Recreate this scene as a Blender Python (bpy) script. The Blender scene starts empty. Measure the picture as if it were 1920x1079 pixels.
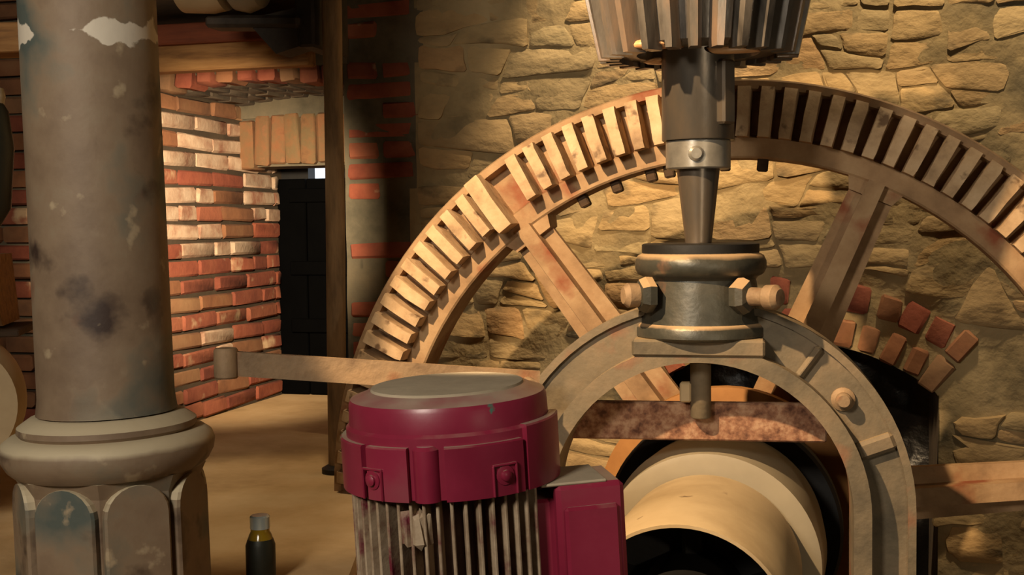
import bpy, bmesh, math, random
from mathutils import Vector, Matrix, noise
random.seed(7)
R = math.radians
PI = math.pi
scene = bpy.context.scene
C = scene.collection

# ------------------------------------------------------------------ camera
FPX = 2317.0
PITCH, ROLL, CAMZ = 3.0, -0.7, 1.6
cam_d = bpy.data.cameras.new('camera')
cam_d.sensor_width = 36.0
cam_d.lens = FPX / 1920.0 * 36.0
cam_d.clip_start = 0.02
cam = bpy.data.objects.new('camera', cam_d)
C.objects.link(cam)
CAM_M = Matrix.Translation((0, 0, CAMZ)) @ Matrix.Rotation(R(90 - PITCH), 4, 'X') @ Matrix.Rotation(R(ROLL), 4, 'Z')
cam.matrix_world = CAM_M
scene.camera = cam

# ------------------------------------------------------------------ world, lights, exposure
w = bpy.data.worlds.new('world')
scene.world = w
w.use_nodes = True
w.node_tree.nodes['Background'].inputs[0].default_value = (0.85, 0.92, 1.0, 1)
w.node_tree.nodes['Background'].inputs[1].default_value = 1.3
scene.view_settings.view_transform = 'Standard'
scene.view_settings.look = 'None'
scene.view_settings.gamma = 1
scene.view_settings.use_curve_mapping = False
scene.view_settings.exposure = 0.0

def spot(name, loc, target, watts, size, blend, radius, col):
    d = bpy.data.lights.new(name, 'SPOT')
    d.energy = watts; d.spot_size = R(size); d.spot_blend = blend
    d.shadow_soft_size = radius; d.color = col
    o = bpy.data.objects.new(name, d); C.objects.link(o)
    o.location = loc
    o.rotation_euler = (Vector(target) - Vector(loc)).to_track_quat('-Z', 'Y').to_euler()
    return o

def area(name, loc, target, watts, sx, sy, col):
    d = bpy.data.lights.new(name, 'AREA')
    d.energy = watts; d.shape = 'RECTANGLE'; d.size = sx; d.size_y = sy; d.color = col
    o = bpy.data.objects.new(name, d); C.objects.link(o)
    o.location = loc
    o.rotation_euler = (Vector(target) - Vector(loc)).to_track_quat('-Z', 'Y').to_euler()
    return o

WARM = (1.0, 0.70, 0.40)
# warm work lamp on the left in front of the column, thrown across on the wheel and the bearing
spot('work_lamp', (-0.72, 1.1, 2.65), (-0.188, 1.723, 2.076), 330, 43, 0.15, 0.02, WARM)
# two lamps hung under the ceiling between the wheel and the rubble wall, washing down over it
spot('wall_lamp', (0.95, 2.60, 3.1), (0.98, 3.15, 2.0), 110, 78, 0.7, 0.06, (1.0, 0.77, 0.48))
spot('wheel_lamp', (0.42, 2.80, 3.1), (0.34, 3.3, 2.05), 140, 36, 0.5, 0.05, (1.0, 0.76, 0.48))
# hand lamp at the right of the camera
spot('hand_lamp', (0.78, 0.35, 1.52), (0.50, 3.2, 1.36), 17, 66, 0.6, 0.03, (1.0, 0.82, 0.58))
# added spot without a real source, brightens the alcove bricks
spot('alcove_fill', (-0.60, 2.45, 1.86), (-0.91, 4.0, 1.53), 250, 48, 0.8, 0.05, (1.0, 0.78, 0.52))
# added spot high over the ledge, no lamp there, lifts its brightness
spot('ledge_fill', (-0.36, 2.55, 3.0), (-0.52, 2.72, 1.0), 42, 34, 0.5, 0.05, (1.0, 0.78, 0.50))
# added soft fill with no real lamp behind it, left above the camera
area('room_fill', (-0.98, -0.1, 2.3), (-0.25, 2.1, 1.25), 31, 0.35, 0.35, (1.0, 0.88, 0.72))

# ------------------------------------------------------------------ helpers
def ray(px, py):
    d = Vector(((px - 960) / FPX, -(py - 539.5) / FPX, -1.0))
    return (CAM_M.to_3x3() @ d).normalized()
CO = Vector((0, 0, CAMZ))
def P(px, py, Y):
    d = ray(px, py)
    return CO + d * (Y / d.y)
YAW = R(-15)
AX = Vector((math.sin(-YAW), math.cos(YAW), 0))      # back along the wheel axis

class MB:
    def __init__(s):
        s.v = []; s.f = []
    def add(s, vs, fs, m=None):
        o = len(s.v)
        s.v += [tuple(m @ Vector(p)) if m is not None else tuple(p) for p in vs]
        s.f += [tuple(i + o for i in f) for f in fs]
        return s
    def box(s, c, d, m=None, bev=0.0, jit=0.0, rnd=None):
        hx, hy, hz = d[0] / 2, d[1] / 2, d[2] / 2
        rnd = rnd or random
        if bev <= 0:
            vs = [(c[0] + x * hx, c[1] + y * hy, c[2] + z * hz) for x in (-1, 1) for y in (-1, 1) for z in (-1, 1)]
            fs = [(0, 1, 3, 2), (4, 6, 7, 5), (0, 4, 5, 1), (2, 3, 7, 6), (0, 2, 6, 4), (1, 5, 7, 3)]
            return s.add(vs, fs, m)
        b = min(bev, hx * .9, hy * .9, hz * .9)
        bm = bmesh.new()
        bmesh.ops.create_cube(bm, size=1)
        for v in bm.verts:
            v.co = Vector((v.co.x * 2 * hx, v.co.y * 2 * hy, v.co.z * 2 * hz))
        bmesh.ops.bevel(bm, geom=bm.edges[:], offset=b, segments=1, affect='EDGES')
        vs = []
        for v in bm.verts:
            q = v.co.copy()
            if jit:
                q += Vector((rnd.uniform(-jit, jit), rnd.uniform(-jit, jit), rnd.uniform(-jit, jit)))
            vs.append((c[0] + q.x, c[1] + q.y, c[2] + q.z))
        bm.verts.index_update()
        fs = [tuple(v.index for v in f.verts) for f in bm.faces]
        bm.free()
        return s.add(vs, fs, m)
    def lathe(s, prof, n=48, m=None, closed=True):
        vs = []; fs = []; k = len(prof)
        for i in range(n):
            a = 2 * PI * i / n
            for r, z in prof:
                vs.append((r * math.cos(a), r * math.sin(a), z))
        for i in range(n):
            j = (i + 1) % n
            for q in range(k - 1):
                fs.append((i * k + q, j * k + q, j * k + q + 1, i * k + q + 1))
        if closed:
            fs.append(tuple(i * k for i in range(n))[::-1])
            fs.append(tuple(i * k + k - 1 for i in range(n)))
        return s.add(vs, fs, m)
    def loft(s, rings, m=None, cap=True, close=True):
        n = len(rings[0]); vs = [p for r in rings for p in r]; fs = []
        for a in range(len(rings) - 1):
            for i in range(n if close else n - 1):
                j = (i + 1) % n
                fs.append((a * n + i, a * n + j, (a + 1) * n + j, (a + 1) * n + i))
        if cap:
            fs.append(tuple(range(n))[::-1]); fs.append(tuple((len(rings) - 1) * n + i for i in range(n)))
        return s.add(vs, fs, m)
    def tube(s, pts, r, n=14, m=None):
        rings = []
        pts = [Vector(p) for p in pts]
        rr = r if isinstance(r, (list, tuple)) else [r] * len(pts)
        for i, p in enumerate(pts):
            t = (pts[min(i + 1, len(pts) - 1)] - pts[max(i - 1, 0)]).normalized()
            a = t.orthogonal().normalized() if i == 0 else (a - t * a.dot(t)).normalized()
            b = t.cross(a)
            rings.append([tuple(p + (a * math.cos(2 * PI * k / n) + b * math.sin(2 * PI * k / n)) * rr[i]) for k in range(n)])
        return s.loft(rings, m)
    def sector(s, r0, r1, y0, y1, a0, a1, n=24, m=None):
        """ring sector about the local y axis, angle from +x towards +z"""
        rings = []
        full = abs(a1 - a0 - 2 * PI) < 1e-4
        for i in range(n + (0 if full else 1)):
            a = a0 + (a1 - a0) * i / n
            c, q = math.cos(a), math.sin(a)
            rings.append([(r0 * c, y0, r0 * q), (r1 * c, y0, r1 * q), (r1 * c, y1, r1 * q), (r0 * c, y1, r0 * q)])
        if full:
            rings.append(rings[0])
        return s.loft(rings, m, cap=not full)
    def mesh(s, name, smooth=0):
        me = bpy.data.meshes.new(name)
        me.from_pydata(s.v, [], s.f)
        bm = bmesh.new(); bm.from_mesh(me)
        bmesh.ops.remove_doubles(bm, verts=bm.verts, dist=1e-6)
        bmesh.ops.recalc_face_normals(bm, faces=bm.faces)
        bm.to_mesh(me); bm.free()
        if smooth:
            for p in me.polygons: p.use_smooth = True
            me.set_sharp_from_angle(angle=R(smooth))
        return me

def link(name, me, mat, parent=None, m=None):
    o = bpy.data.objects.new(name, me)
    C.objects.link(o)
    if mat is not None and not me.materials:
        me.materials.append(mat)
    if parent is not None:
        o.parent = parent
    if m is not None:
        o.matrix_local = m
    return o
def part(name, mb, mat, parent, smooth=0, m=None):
    return link(name, mb.mesh(name, smooth), mat, parent, m)
def tag(o, label, cat, group=None):
    o['label'] = label; o['category'] = cat
    if group: o['group'] = group
    return o
def thing(name, label, cat, m=None, group=None):
    o = bpy.data.objects.new(name, None); C.objects.link(o)
    o.empty_display_size = .05
    if m is not None: o.matrix_world = m
    return tag(o, label, cat, group)
def struct(o):
    o['kind'] = 'structure'; return o
T = Matrix.Translation
def RX(a): return Matrix.Rotation(R(a), 4, 'X')
def RY(a): return Matrix.Rotation(R(a), 4, 'Y')
def RZ(a): return Matrix.Rotation(R(a), 4, 'Z')

# ------------------------------------------------------------------ materials
def lin(r, g, b):
    f = lambda c: (c / 255 / 12.92) if c <= 10 else ((c / 255 + .055) / 1.055) ** 2.4
    return (f(r), f(g), f(b), 1)
def mat(name, cols, scale=8, rough=.8, metal=0.0, bump=.3, bscale=40, detail=6, rand=0.0, stretch=(1, 1, 1),
        spots=None, dust=None, spec=.5, bdist=.004, rand_cols=None, lo=.3, hi=.7):
    m = bpy.data.materials.new(name); m.use_nodes = True
    nt = m.node_tree; N = nt.nodes; L = nt.links
    b = N['Principled BSDF']
    tc = N.new('ShaderNodeTexCoord'); mp = N.new('ShaderNodeMapping'); mp.inputs['Scale'].default_value = stretch
    L.new(tc.outputs['Object'], mp.inputs['Vector'])
    oi = N.new('ShaderNodeObjectInfo')
    add = N.new('ShaderNodeVectorMath'); add.operation = 'MULTIPLY_ADD'
    L.new(oi.outputs['Random'], add.inputs[0]); add.inputs[1].default_value = (17, 31, 23)
    L.new(mp.outputs['Vector'], add.inputs[2])
    n1 = N.new('ShaderNodeTexNoise'); n1.inputs['Scale'].default_value = scale; n1.inputs['Detail'].default_value = detail
    n1.inputs['Roughness'].default_value = .62
    L.new(add.outputs[0], n1.inputs['Vector'])
    cr = N.new('ShaderNodeValToRGB'); e = cr.color_ramp.elements
    while len(e) < len(cols): e.new(.5)
    for i, c in enumerate(cols):
        e[i].position = lo + (hi - lo) * i / max(1, len(cols) - 1); e[i].color = c
    L.new(n1.outputs['Fac'], cr.inputs['Fac'])
    out = cr.outputs['Color']
    def mix(fac, A, B, mode='MIX'):
        x = N.new('ShaderNodeMix'); x.data_type = 'RGBA'; x.blend_type = mode
        if isinstance(fac, float): x.inputs['Factor'].default_value = fac
        else: L.new(fac, x.inputs['Factor'])
        for s, v in (('A', A), ('B', B)):
            i = [q for q in x.inputs if q.name == s and q.type == 'RGBA'][0]
            if isinstance(v, tuple): i.default_value = v
            else: L.new(v, i)
        return [q for q in x.outputs if q.type == 'RGBA'][0]
    if rand_cols:
        rr = N.new('ShaderNodeValToRGB'); rr.color_ramp.interpolation = 'LINEAR'
        e = rr.color_ramp.elements
        while len(e) < len(rand_cols): e.new(.5)
        for i, c in enumerate(rand_cols):
            e[i].position = i / (len(rand_cols) - 1); e[i].color = c
        L.new(oi.outputs['Random'], rr.inputs['Fac'])
        out = mix(rand, out, rr.outputs['Color'])
    if spots:
        for (col, sc, th, soft) in spots:
            n2 = N.new('ShaderNodeTexNoise'); n2.inputs['Scale'].default_value = sc; n2.inputs['Detail'].default_value = 5
            L.new(add.outputs[0], n2.inputs['Vector'])
            mr = N.new('ShaderNodeMapRange'); mr.inputs['From Min'].default_value = th; mr.inputs['From Max'].default_value = th + soft
            L.new(n2.outputs['Fac'], mr.inputs['Value'])
            out = mix(mr.outputs['Result'], out, col)
    if dust:
        col, th, amt = dust
        g = N.new('ShaderNodeNewGeometry'); sx = N.new('ShaderNodeSeparateXYZ')
        L.new(g.outputs['Normal'], sx.inputs[0])
        n3 = N.new('ShaderNodeTexNoise'); n3.inputs['Scale'].default_value = 14; n3.inputs['Detail'].default_value = 6
        L.new(add.outputs[0], n3.inputs['Vector'])
        ad = N.new('ShaderNodeMath'); ad.operation = 'MULTIPLY_ADD'; ad.inputs[1].default_value = .6
        L.new(n3.outputs['Fac'], ad.inputs[0]); L.new(sx.outputs['Z'], ad.inputs[2])
        mr = N.new('ShaderNodeMapRange'); mr.inputs['From Min'].default_value = th; mr.inputs['From Max'].default_value = th + .35
        mr.inputs['To Max'].default_value = amt
        L.new(ad.outputs[0], mr.inputs['Value'])
        out = mix(mr.outputs['Result'], out, col)
    L.new(out, b.inputs['Base Color'])
    b.inputs['Roughness'].default_value = rough; b.inputs['Metallic'].default_value = metal
    b.inputs['Specular IOR Level'].default_value = spec
    if bump:
        nb = N.new('ShaderNodeTexNoise'); nb.inputs['Scale'].default_value = bscale; nb.inputs['Detail'].default_value = 8
        L.new(add.outputs[0], nb.inputs['Vector'])
        bp = N.new('ShaderNodeBump'); bp.inputs['Strength'].default_value = bump; bp.inputs['Distance'].default_value = bdist
        L.new(nb.outputs['Fac'], bp.inputs['Height']); L.new(bp.outputs['Normal'], b.inputs['Normal'])
    return m

M = {}
M['stone'] = mat('rubble_stone', [lin(116, 98, 68), lin(158, 134, 94), lin(182, 156, 112)], 9, .9, bump=.7, bscale=22, bdist=.012, rand=.55,
                 rand_cols=[lin(120, 110, 82), lin(176, 148, 100), lin(150, 124, 84), lin(186, 150, 98), lin(138, 126, 92), lin(176, 132, 84)],
                 spots=[(lin(92, 80, 58), 7, .58, .12)], stretch=(1, 1, 1.6))
M['mortar'] = mat('lime_mortar', [lin(112, 98, 70), lin(150, 130, 92), lin(168, 146, 106)], 5, .95, bump=.8, bscale=18, bdist=.015,
                  spots=[(lin(84, 76, 56), 4, .57, .15)])
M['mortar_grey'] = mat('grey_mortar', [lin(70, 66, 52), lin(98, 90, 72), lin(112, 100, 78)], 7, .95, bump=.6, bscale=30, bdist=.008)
M['brick_red'] = mat('red_brick', [lin(104, 50, 36), lin(138, 74, 52), lin(158, 94, 66)], 12, .9, bump=.5, bscale=60, rand=.4,
                     rand_cols=[lin(98, 48, 38), lin(152, 78, 52), lin(122, 60, 44), lin(164, 104, 72)],
                     spots=[(lin(190, 160, 124), 9, .62, .1)])
M['brick_lime'] = mat('limewashed_brick', [lin(134, 80, 58), lin(178, 148, 122), lin(200, 176, 150)], 10, .9, bump=.5, bscale=60, lo=.34, hi=.6, rand=.25,
                      rand_cols=[lin(160, 122, 96), lin(196, 170, 142)])
M['brick_dull'] = mat('dull_brick', [lin(92, 62, 42), lin(136, 92, 60), lin(150, 112, 76)], 9, .92, bump=.5, bscale=40, rand=.4,
                      rand_cols=[lin(92, 70, 50), lin(150, 92, 58), lin(130, 110, 80)])
M['brick_mossy'] = mat('mossy_brick', [lin(84, 62, 40), lin(126, 88, 56), lin(104, 90, 60), lin(140, 96, 66)], 14, .92, bump=.7, bscale=40, rand=.3,
                       rand_cols=[lin(96, 74, 46), lin(138, 84, 54), lin(116, 92, 60)])
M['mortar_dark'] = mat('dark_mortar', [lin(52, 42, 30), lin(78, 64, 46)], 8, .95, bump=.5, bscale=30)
M['brick_dark'] = mat('dark_brick', [lin(52, 46, 38), lin(84, 72, 58), lin(96, 84, 66)], 9, .92, bump=.5, bscale=40)  # darker brick tone for the soffit and hole reveal
M['concrete'] = mat('dusty_concrete', [lin(180, 146, 98), lin(206, 172, 122), lin(220, 190, 142)], 4, .92, bump=.25, bscale=50)
M['floor'] = mat('earth_floor', [lin(70, 56, 38), lin(100, 80, 54), lin(120, 100, 70)], 5, .95, bump=.5, bscale=20)
M['plaster'] = mat('old_plaster', [lin(120, 104, 78), lin(146, 126, 94)], 3, .95, bump=.3, bscale=20)
M['wood'] = mat('old_timber', [lin(112, 76, 40), lin(152, 108, 60), lin(172, 128, 76)], 6, .8, bump=.4, bscale=20, stretch=(1, 8, 8))
M['wood_red'] = mat('reddish_timber', [lin(112, 56, 32), lin(146, 76, 44)], 6, .8, bump=.4, bscale=20, stretch=(1, 8, 8))
M['wood_dark'] = mat('dark_timber', [lin(52, 38, 24), lin(84, 60, 36)], 6, .85, bump=.4, bscale=20, stretch=(1, 8, 8))
M['pole'] = mat('grey_pole_wood', [lin(96, 78, 58), lin(130, 106, 78), lin(150, 124, 92)], 7, .75, bump=.3, bscale=30, stretch=(6, 6, 1))
M['cog'] = mat('hornbeam_cog', [lin(138, 112, 82), lin(190, 160, 122), lin(214, 186, 148)], 16, .7, bump=.4, bscale=60, rand=.25,
               rand_cols=[lin(150, 116, 80), lin(206, 166, 122)], spots=[(lin(110, 84, 58), 22, .6, .08)])
M['wheel_iron'] = mat('dusty_wheel_iron', [lin(126, 98, 68), lin(160, 128, 92), lin(180, 150, 112)], 10, .8, bump=.4, bscale=60,
                      spots=[(lin(136, 76, 46), 8, .58, .12)])
M['hub_wood'] = mat('hub_brown', [lin(150, 100, 50), lin(184, 132, 74)], 8, .75, bump=.2)
M['cast'] = mat('dusty_cast_iron', [lin(78, 70, 56), lin(108, 96, 76), lin(128, 110, 86)], 9, .7, .15, bump=.35, bscale=70,
                spots=[(lin(132, 84, 58), 7, .6, .12)], dust=(lin(172, 146, 108), 1.0, .7))
M['bearing'] = mat('grey_green_casting', [lin(46, 46, 40), lin(66, 65, 57), lin(84, 78, 66)], 9, .42, .3, bump=.25, bscale=60,
                   spots=[(lin(126, 88, 66), 10, .62, .1)], dust=(lin(206, 172, 130), .72, .85))  # pale dust on upward faces also paints lamplight on the bearing's top band
M['rust'] = mat('rusty_flat_bar', [lin(84, 52, 38), lin(136, 96, 72), lin(170, 136, 108)], 45, .85, .1, bump=.6, bscale=70, lo=.35, hi=.62)
M['lever'] = mat('worn_lever_iron', [lin(106, 84, 62), lin(138, 114, 86), lin(154, 126, 94)], 14, .7, .15, bump=.4, bscale=80,
                 spots=[(lin(136, 92, 62), 12, .55, .12)])
M['steel_dark'] = mat('oiled_dark_steel', [lin(58, 52, 46), lin(92, 86, 78), lin(112, 98, 82)], 8, .32, .55, bump=.15, bscale=40, stretch=(1, 1, .4))
M['steel'] = mat('turned_steel', [lin(112, 108, 100), lin(170, 164, 152)], 10, .3, .45, bump=.08, bscale=60)
M['pinion'] = mat('greasy_pinion_iron', [lin(46, 42, 38), lin(104, 97, 88), lin(140, 114, 92)], 12, .3, .2, bump=.3, bscale=40, stretch=(1, 1, .3))
M['grease'] = mat('amber_grease', [lin(190, 130, 80), lin(226, 180, 130)], 20, .35, 0, bump=.3)
M['drum'] = mat('beige_painted_drum', [lin(150, 128, 94), lin(174, 152, 116), lin(186, 164, 128)], 4, .6, bump=.1, bscale=40,
                spots=[(lin(110, 90, 64), 16, .68, .05)])
M['drum_grey'] = mat('grey_dusty_drum', [lin(128, 118, 98), lin(152, 140, 116)], 4, .55, bump=.1, bscale=40)
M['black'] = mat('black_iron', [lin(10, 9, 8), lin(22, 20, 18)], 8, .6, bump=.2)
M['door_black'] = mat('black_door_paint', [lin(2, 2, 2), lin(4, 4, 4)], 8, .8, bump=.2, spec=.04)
M['void'] = mat('unlit_hole_black', [lin(4, 4, 5), lin(9, 9, 11)], 5, .35, bump=.5, bscale=12, bdist=.02)  # black stands in for the unlit depth of the arched hole
M['burgundy'] = mat('burgundy_paint', [lin(122, 28, 52), lin(138, 36, 62), lin(146, 46, 70)], 5, .36, bump=.06, bscale=40, spec=.6,
                    spots=[(lin(128, 84, 84), 5, .60, .3), (lin(74, 118, 104), 15, .665, .02)], dust=(lin(176, 162, 142), 1.0, .9))
M['fin'] = mat('dirty_motor_fin', [lin(104, 28, 44), lin(150, 128, 104), lin(178, 158, 132)], 16, .6, bump=.3, bscale=60, lo=.34, hi=.6)
M['motor_core'] = mat('grimy_motor_body', [lin(64, 40, 36), lin(120, 100, 82)], 14, .8, bump=.4)
M['dust'] = mat('pale_dust', [lin(156, 144, 122), lin(184, 170, 146)], 10, .95, bump=.2, bscale=50)
M['chrome'] = mat('bright_tin_cap', [lin(170, 186, 184), lin(206, 214, 210)], 6, .25, .4, bump=0)
M['oil'] = mat('amber_oil_bottle', [lin(120, 96, 20), lin(164, 132, 36)], 6, .15, 0, bump=0)
M['iron_dark'] = mat('sooty_iron', [lin(26, 22, 18), lin(48, 40, 32), lin(70, 60, 50)], 10, .7, .2, bump=.4)
M['dark_machine'] = mat('dark_green_machine', [lin(30, 32, 26), lin(52, 54, 44)], 8, .5, .3, bump=.2)
M['white'] = mat('white_enamel', [lin(180, 176, 160), lin(214, 208, 190)], 8, .5, bump=.1)

# column paint: brown grey over green, with a smeared white ring and two dark stains
def column_mat():
    m = mat('column_paint', [lin(106, 86, 68), lin(134, 114, 92), lin(144, 132, 110)], 5, .62, .05, bump=.3, bscale=30,
            spots=[(lin(82, 90, 84), 5, .54, .12), (lin(58, 42, 34), 7, .57, .08), (lin(124, 84, 62), 6, .62, .10), (lin(168, 150, 122), 15, .65, .05)], dust=(lin(196, 182, 152), .42, .95))
    nt = m.node_tree; N = nt.nodes; L = nt.links; b = N['Principled BSDF']
    src = b.inputs['Base Color'].links[0].from_socket
    tc = N.new('ShaderNodeTexCoord'); sx = N.new('ShaderNodeSeparateXYZ'); L.new(tc.outputs['Object'], sx.inputs[0])
    n = N.new('ShaderNodeTexNoise'); n.inputs['Scale'].default_value = 13; n.inputs['Detail'].default_value = 5
    L.new(tc.outputs['Object'], n.inputs['Vector'])
    a = N.new('ShaderNodeMath'); a.operation = 'SUBTRACT'; L.new(sx.outputs['Z'], a.inputs[0]); a.inputs[1].default_value = BAND_Z
    ab = N.new('ShaderNodeMath'); ab.operation = 'ABSOLUTE'; L.new(a.outputs[0], ab.inputs[0])
    md = N.new('ShaderNodeMath'); md.operation = 'MULTIPLY_ADD'; L.new(n.outputs['Fac'], md.inputs[0]); md.inputs[1].default_value = -.16
    L.new(ab.outputs[0], md.inputs[2])
    mr = N.new('ShaderNodeMapRange'); mr.inputs['From Min'].default_value = -.069; mr.inputs['From Max'].default_value = -.073
    L.new(md.outputs[0], mr.inputs['Value'])
    x = N.new('ShaderNodeMix'); x.data_type = 'RGBA'
    L.new(mr.outputs['Result'], x.inputs['Factor'])
    A = [q for q in x.inputs if q.name == 'A' and q.type == 'RGBA'][0]; B = [q for q in x.inputs if q.name == 'B' and q.type == 'RGBA'][0]
    L.new(src, A); B.default_value = lin(214, 204, 186)
    L.new([q for q in x.outputs if q.type == 'RGBA'][0], b.inputs['Base Color'])
    return m

# ------------------------------------------------------------------ room shell
GP = P(1370, 950, 2.6)                              # hub of the great wheel
WO = Vector((GP.x, GP.y, 0)) + AX * 0.66            # wall origin (u = 0 behind the hub)
WALL_M = T(WO) @ Matrix.Rotation(YAW, 4, 'Z')
WI = WALL_M.inverted()
def wall_uz(px, py, v=0.0):
    o = WI @ CO; d = WI.to_3x3() @ ray(px, py)
    t = (v - o.y) / d.y
    q = o + d * t
    return q.x, q.z
UL = wall_uz(300, 500)[0]                           # left edge of the alcove mouth
UR = wall_uz(648, 500)[0]                           # right edge of the alcove mouth
ND = 0.80                                           # alcove depth
LEDGE = 0.99
ZSOF = wall_uz(470, 163)[1]                         # alcove soffit height at the front
# arched hole in the rubble
ac_u, ac_z = wall_uz(1483, 1044)
AR = wall_uz(1483, 640)[1] - ac_z
AHU = wall_uz(1760, 750)[0] - ac_u
def in_arch(u, z, grow=0.0):
    du = u - ac_u
    if z < ac_z + math.sqrt(AR * AR - AHU * AHU) - .05: grow = min(grow, .022)
    if abs(du) > AHU + grow: return False
    return z < ac_z + math.sqrt(max(0, (AR + grow) ** 2 - du * du))
def in_niche(u, z, grow=0.0):
    return UL - grow < u < UR + grow and z < ZSOF + .05 + grow

# ---- back wall: mortar bed as a fine grid with the openings left out
RING = .185
NU0, NU1, NZ1, STEP = -3.3, 2.6, 3.2, 0.025
nu = int((NU1 - NU0) / STEP); nz = int(NZ1 / STEP)
mb = MB(); idx = {}
def gv(i, j):
    if (i, j) not in idx:
        u, z = NU0 + i * STEP, j * STEP
        v = .009 * noise.noise((u * 7, z * 9, 1)) + .004 * noise.noise((u * 25, z * 30, 4)) - .002
        if u < UR + .20: v = v * .5 + .010
        if in_arch(u, z, RING): v = v * .5 + .008
        du, dz = u - ac_u, z - ac_z
        rr = math.hypot(du, dz)
        if dz > 0 and abs(rr - AR) < STEP * .8 and abs(du) < AHU + STEP * .5: u, z = ac_u + du * AR / rr, ac_z + dz * AR / rr
        if z < ac_z + math.sqrt(max(0, AR ** 2 - AHU ** 2)) and abs(abs(du) - AHU) < STEP * .6: u = ac_u + math.copysign(AHU, du)
        for e_ in (UL, UR):
            if abs(u - e_) < STEP * .6 and z < ZSOF + .06: u = e_
        idx[i, j] = len(mb.v); mb.v.append((u, v, z))
    return idx[i, j]
for i in range(nu):
    for j in range(nz):
        u, z = NU0 + (i + .5) * STEP, (j + .5) * STEP
        if in_arch(u, z) or (in_niche(u, z)): continue
        mb.f.append((gv(i, j), gv(i + 1, j), gv(i + 1, j + 1), gv(i, j + 1)))
wall = part('wall_back', mb, M['mortar'], None, 60, WALL_M)
struct(wall)
me = wall.data
me.materials.append(M['mortar_grey'])
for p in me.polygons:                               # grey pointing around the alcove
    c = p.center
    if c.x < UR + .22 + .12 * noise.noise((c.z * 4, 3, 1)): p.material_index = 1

RING = .185
rs = random.Random(23)
SU0, SU1, SZ0, SZ1 = UR + .225, 1.06, .62, 2.36
ASP = 2.75                                            # stones lie flat: longer than high
def half_clip(poly, mx, mz, nx, nz):
    out = []
    for k in range(len(poly)):
        a, b_ = poly[k], poly[(k + 1) % len(poly)]
        da = (a[0] - mx) * nx + (a[1] - mz) * nz; db = (b_[0] - mx) * nx + (b_[1] - mz) * nz
        if da <= 0: out.append(a)
        if (da < 0 < db) or (db < 0 < da):
            t = da / (da - db); out.append((a[0] + (b_[0] - a[0]) * t, a[1] + (b_[1] - a[1]) * t))
    return out
cells = []
def split(poly, depth):
    us = [p[0] for p in poly]; zs_ = [p[1] for p in poly]
    W_, H_ = max(us) - min(us), max(zs_) - min(zs_)
    A_ = abs(sum(poly[k][0] * poly[(k + 1) % len(poly)][1] - poly[(k + 1) % len(poly)][0] * poly[k][1] for k in range(len(poly)))) / 2
    lim = rs.choice([.008, .013, .018, .026])
    if H_ < .05 and W_ < .22 or A_ < lim and W_ / H_ < 3.2 or depth > 14:
        cells.append(poly); return
    t = rs.uniform(.34, .66)
    if H_ * 2.1 > W_:
        an = R(rs.uniform(-11, 11)); nx, nz_ = math.sin(an), math.cos(an)
    else:
        an = R(rs.uniform(-32, 32)); nx, nz_ = math.cos(an), math.sin(an)
    mx, mz_ = min(us) + W_ * t, min(zs_) + H_ * t
    if H_ * 2.1 > W_: mx = (min(us) + max(us)) / 2
    else: mz_ = (min(zs_) + max(zs_)) / 2
    for sg in (1, -1):
        h = half_clip(poly, mx, mz_, nx * sg, nz_ * sg)
        if len(h) > 2: split(h, depth + 1)
split([(SU0, SZ0), (SU1, SZ0), (SU1, SZ1), (SU0, SZ1)], 0)
n_st = 0
for pu in cells:
    cu = sum(x for x, _ in pu) / len(pu); cz_ = sum(z for _, z in pu) / len(pu)
    if in_arch(cu, cz_, RING + .03): continue
    if cu < SU0 + .07 and rs.random() < .35: continue
    ins = rs.uniform(.001, .005)
    hu = max(abs(x - cu) for x, _ in pu); hz_ = max(abs(z - cz_) for _, z in pu)
    # subdivide the outline, roughen it, keep it off its neighbours
    q = []
    for k in range(len(pu)):
        a, b_ = pu[k], pu[(k + 1) % len(pu)]
        L_ = math.hypot(b_[0] - a[0], b_[1] - a[1])
        if L_ < .02: q.append(((a[0] + b_[0]) / 2, (a[1] + b_[1]) / 2)); continue
        ts = (.07, .38, .68, .93) if L_ > .09 else (.1, .5, .9) if L_ > .04 else (.2, .8)
        for t in ts: q.append((a[0] + (b_[0] - a[0]) * t, a[1] + (b_[1] - a[1]) * t))
    o2 = []
    for x, z in q:
        kx = max(.3, 1 - ins * 1.3 / max(hu, .01)); kz = max(.3, 1 - ins / max(hz_, .01))
        x2, z2 = cu + (x - cu) * kx, cz_ + (z - cz_) * kz
        x2 += .012 * noise.noise((x2 * 17, z2 * 17, 3)); z2 += .011 * noise.noise((x2 * 14, z2 * 14, 8)) + .012 * noise.noise((x2 * 4, z2 * 4, 5))
        if in_arch(x2, z2, RING - .03): x2 = cu + (x2 - cu) * .6; z2 = cz_ + (z2 - cz_) * .6
        o2.append((x2, z2))
    proud = rs.uniform(.0015, .008); tu, tz = rs.uniform(-.03, .03), rs.uniform(-.02, .16)
    def sring(k1, v, jit):
        r = []
        for x, z in o2:
            ku = 1 - (1 - k1) * min(1, .03 / max(hu, .02)); kz = 1 - (1 - k1) * min(1, .022 / max(hz_, .015))
            xx, zz = cu + (x - cu) * ku, cz_ + (z - cz_) * kz
            r.append((xx, v + (tu * (xx - cu) + tz * (zz - cz_)) * (1 if v < 0 else 0) + rs.uniform(-jit, jit), zz))
        return r
    b = MB(); b.loft([sring(1, .03, 0), sring(.97, -proud * .6, .0012), sring(.68, -proud, .0016)])
    part('stone', b, M['stone'], wall, 42); n_st += 1
print('stones', n_st)

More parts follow.
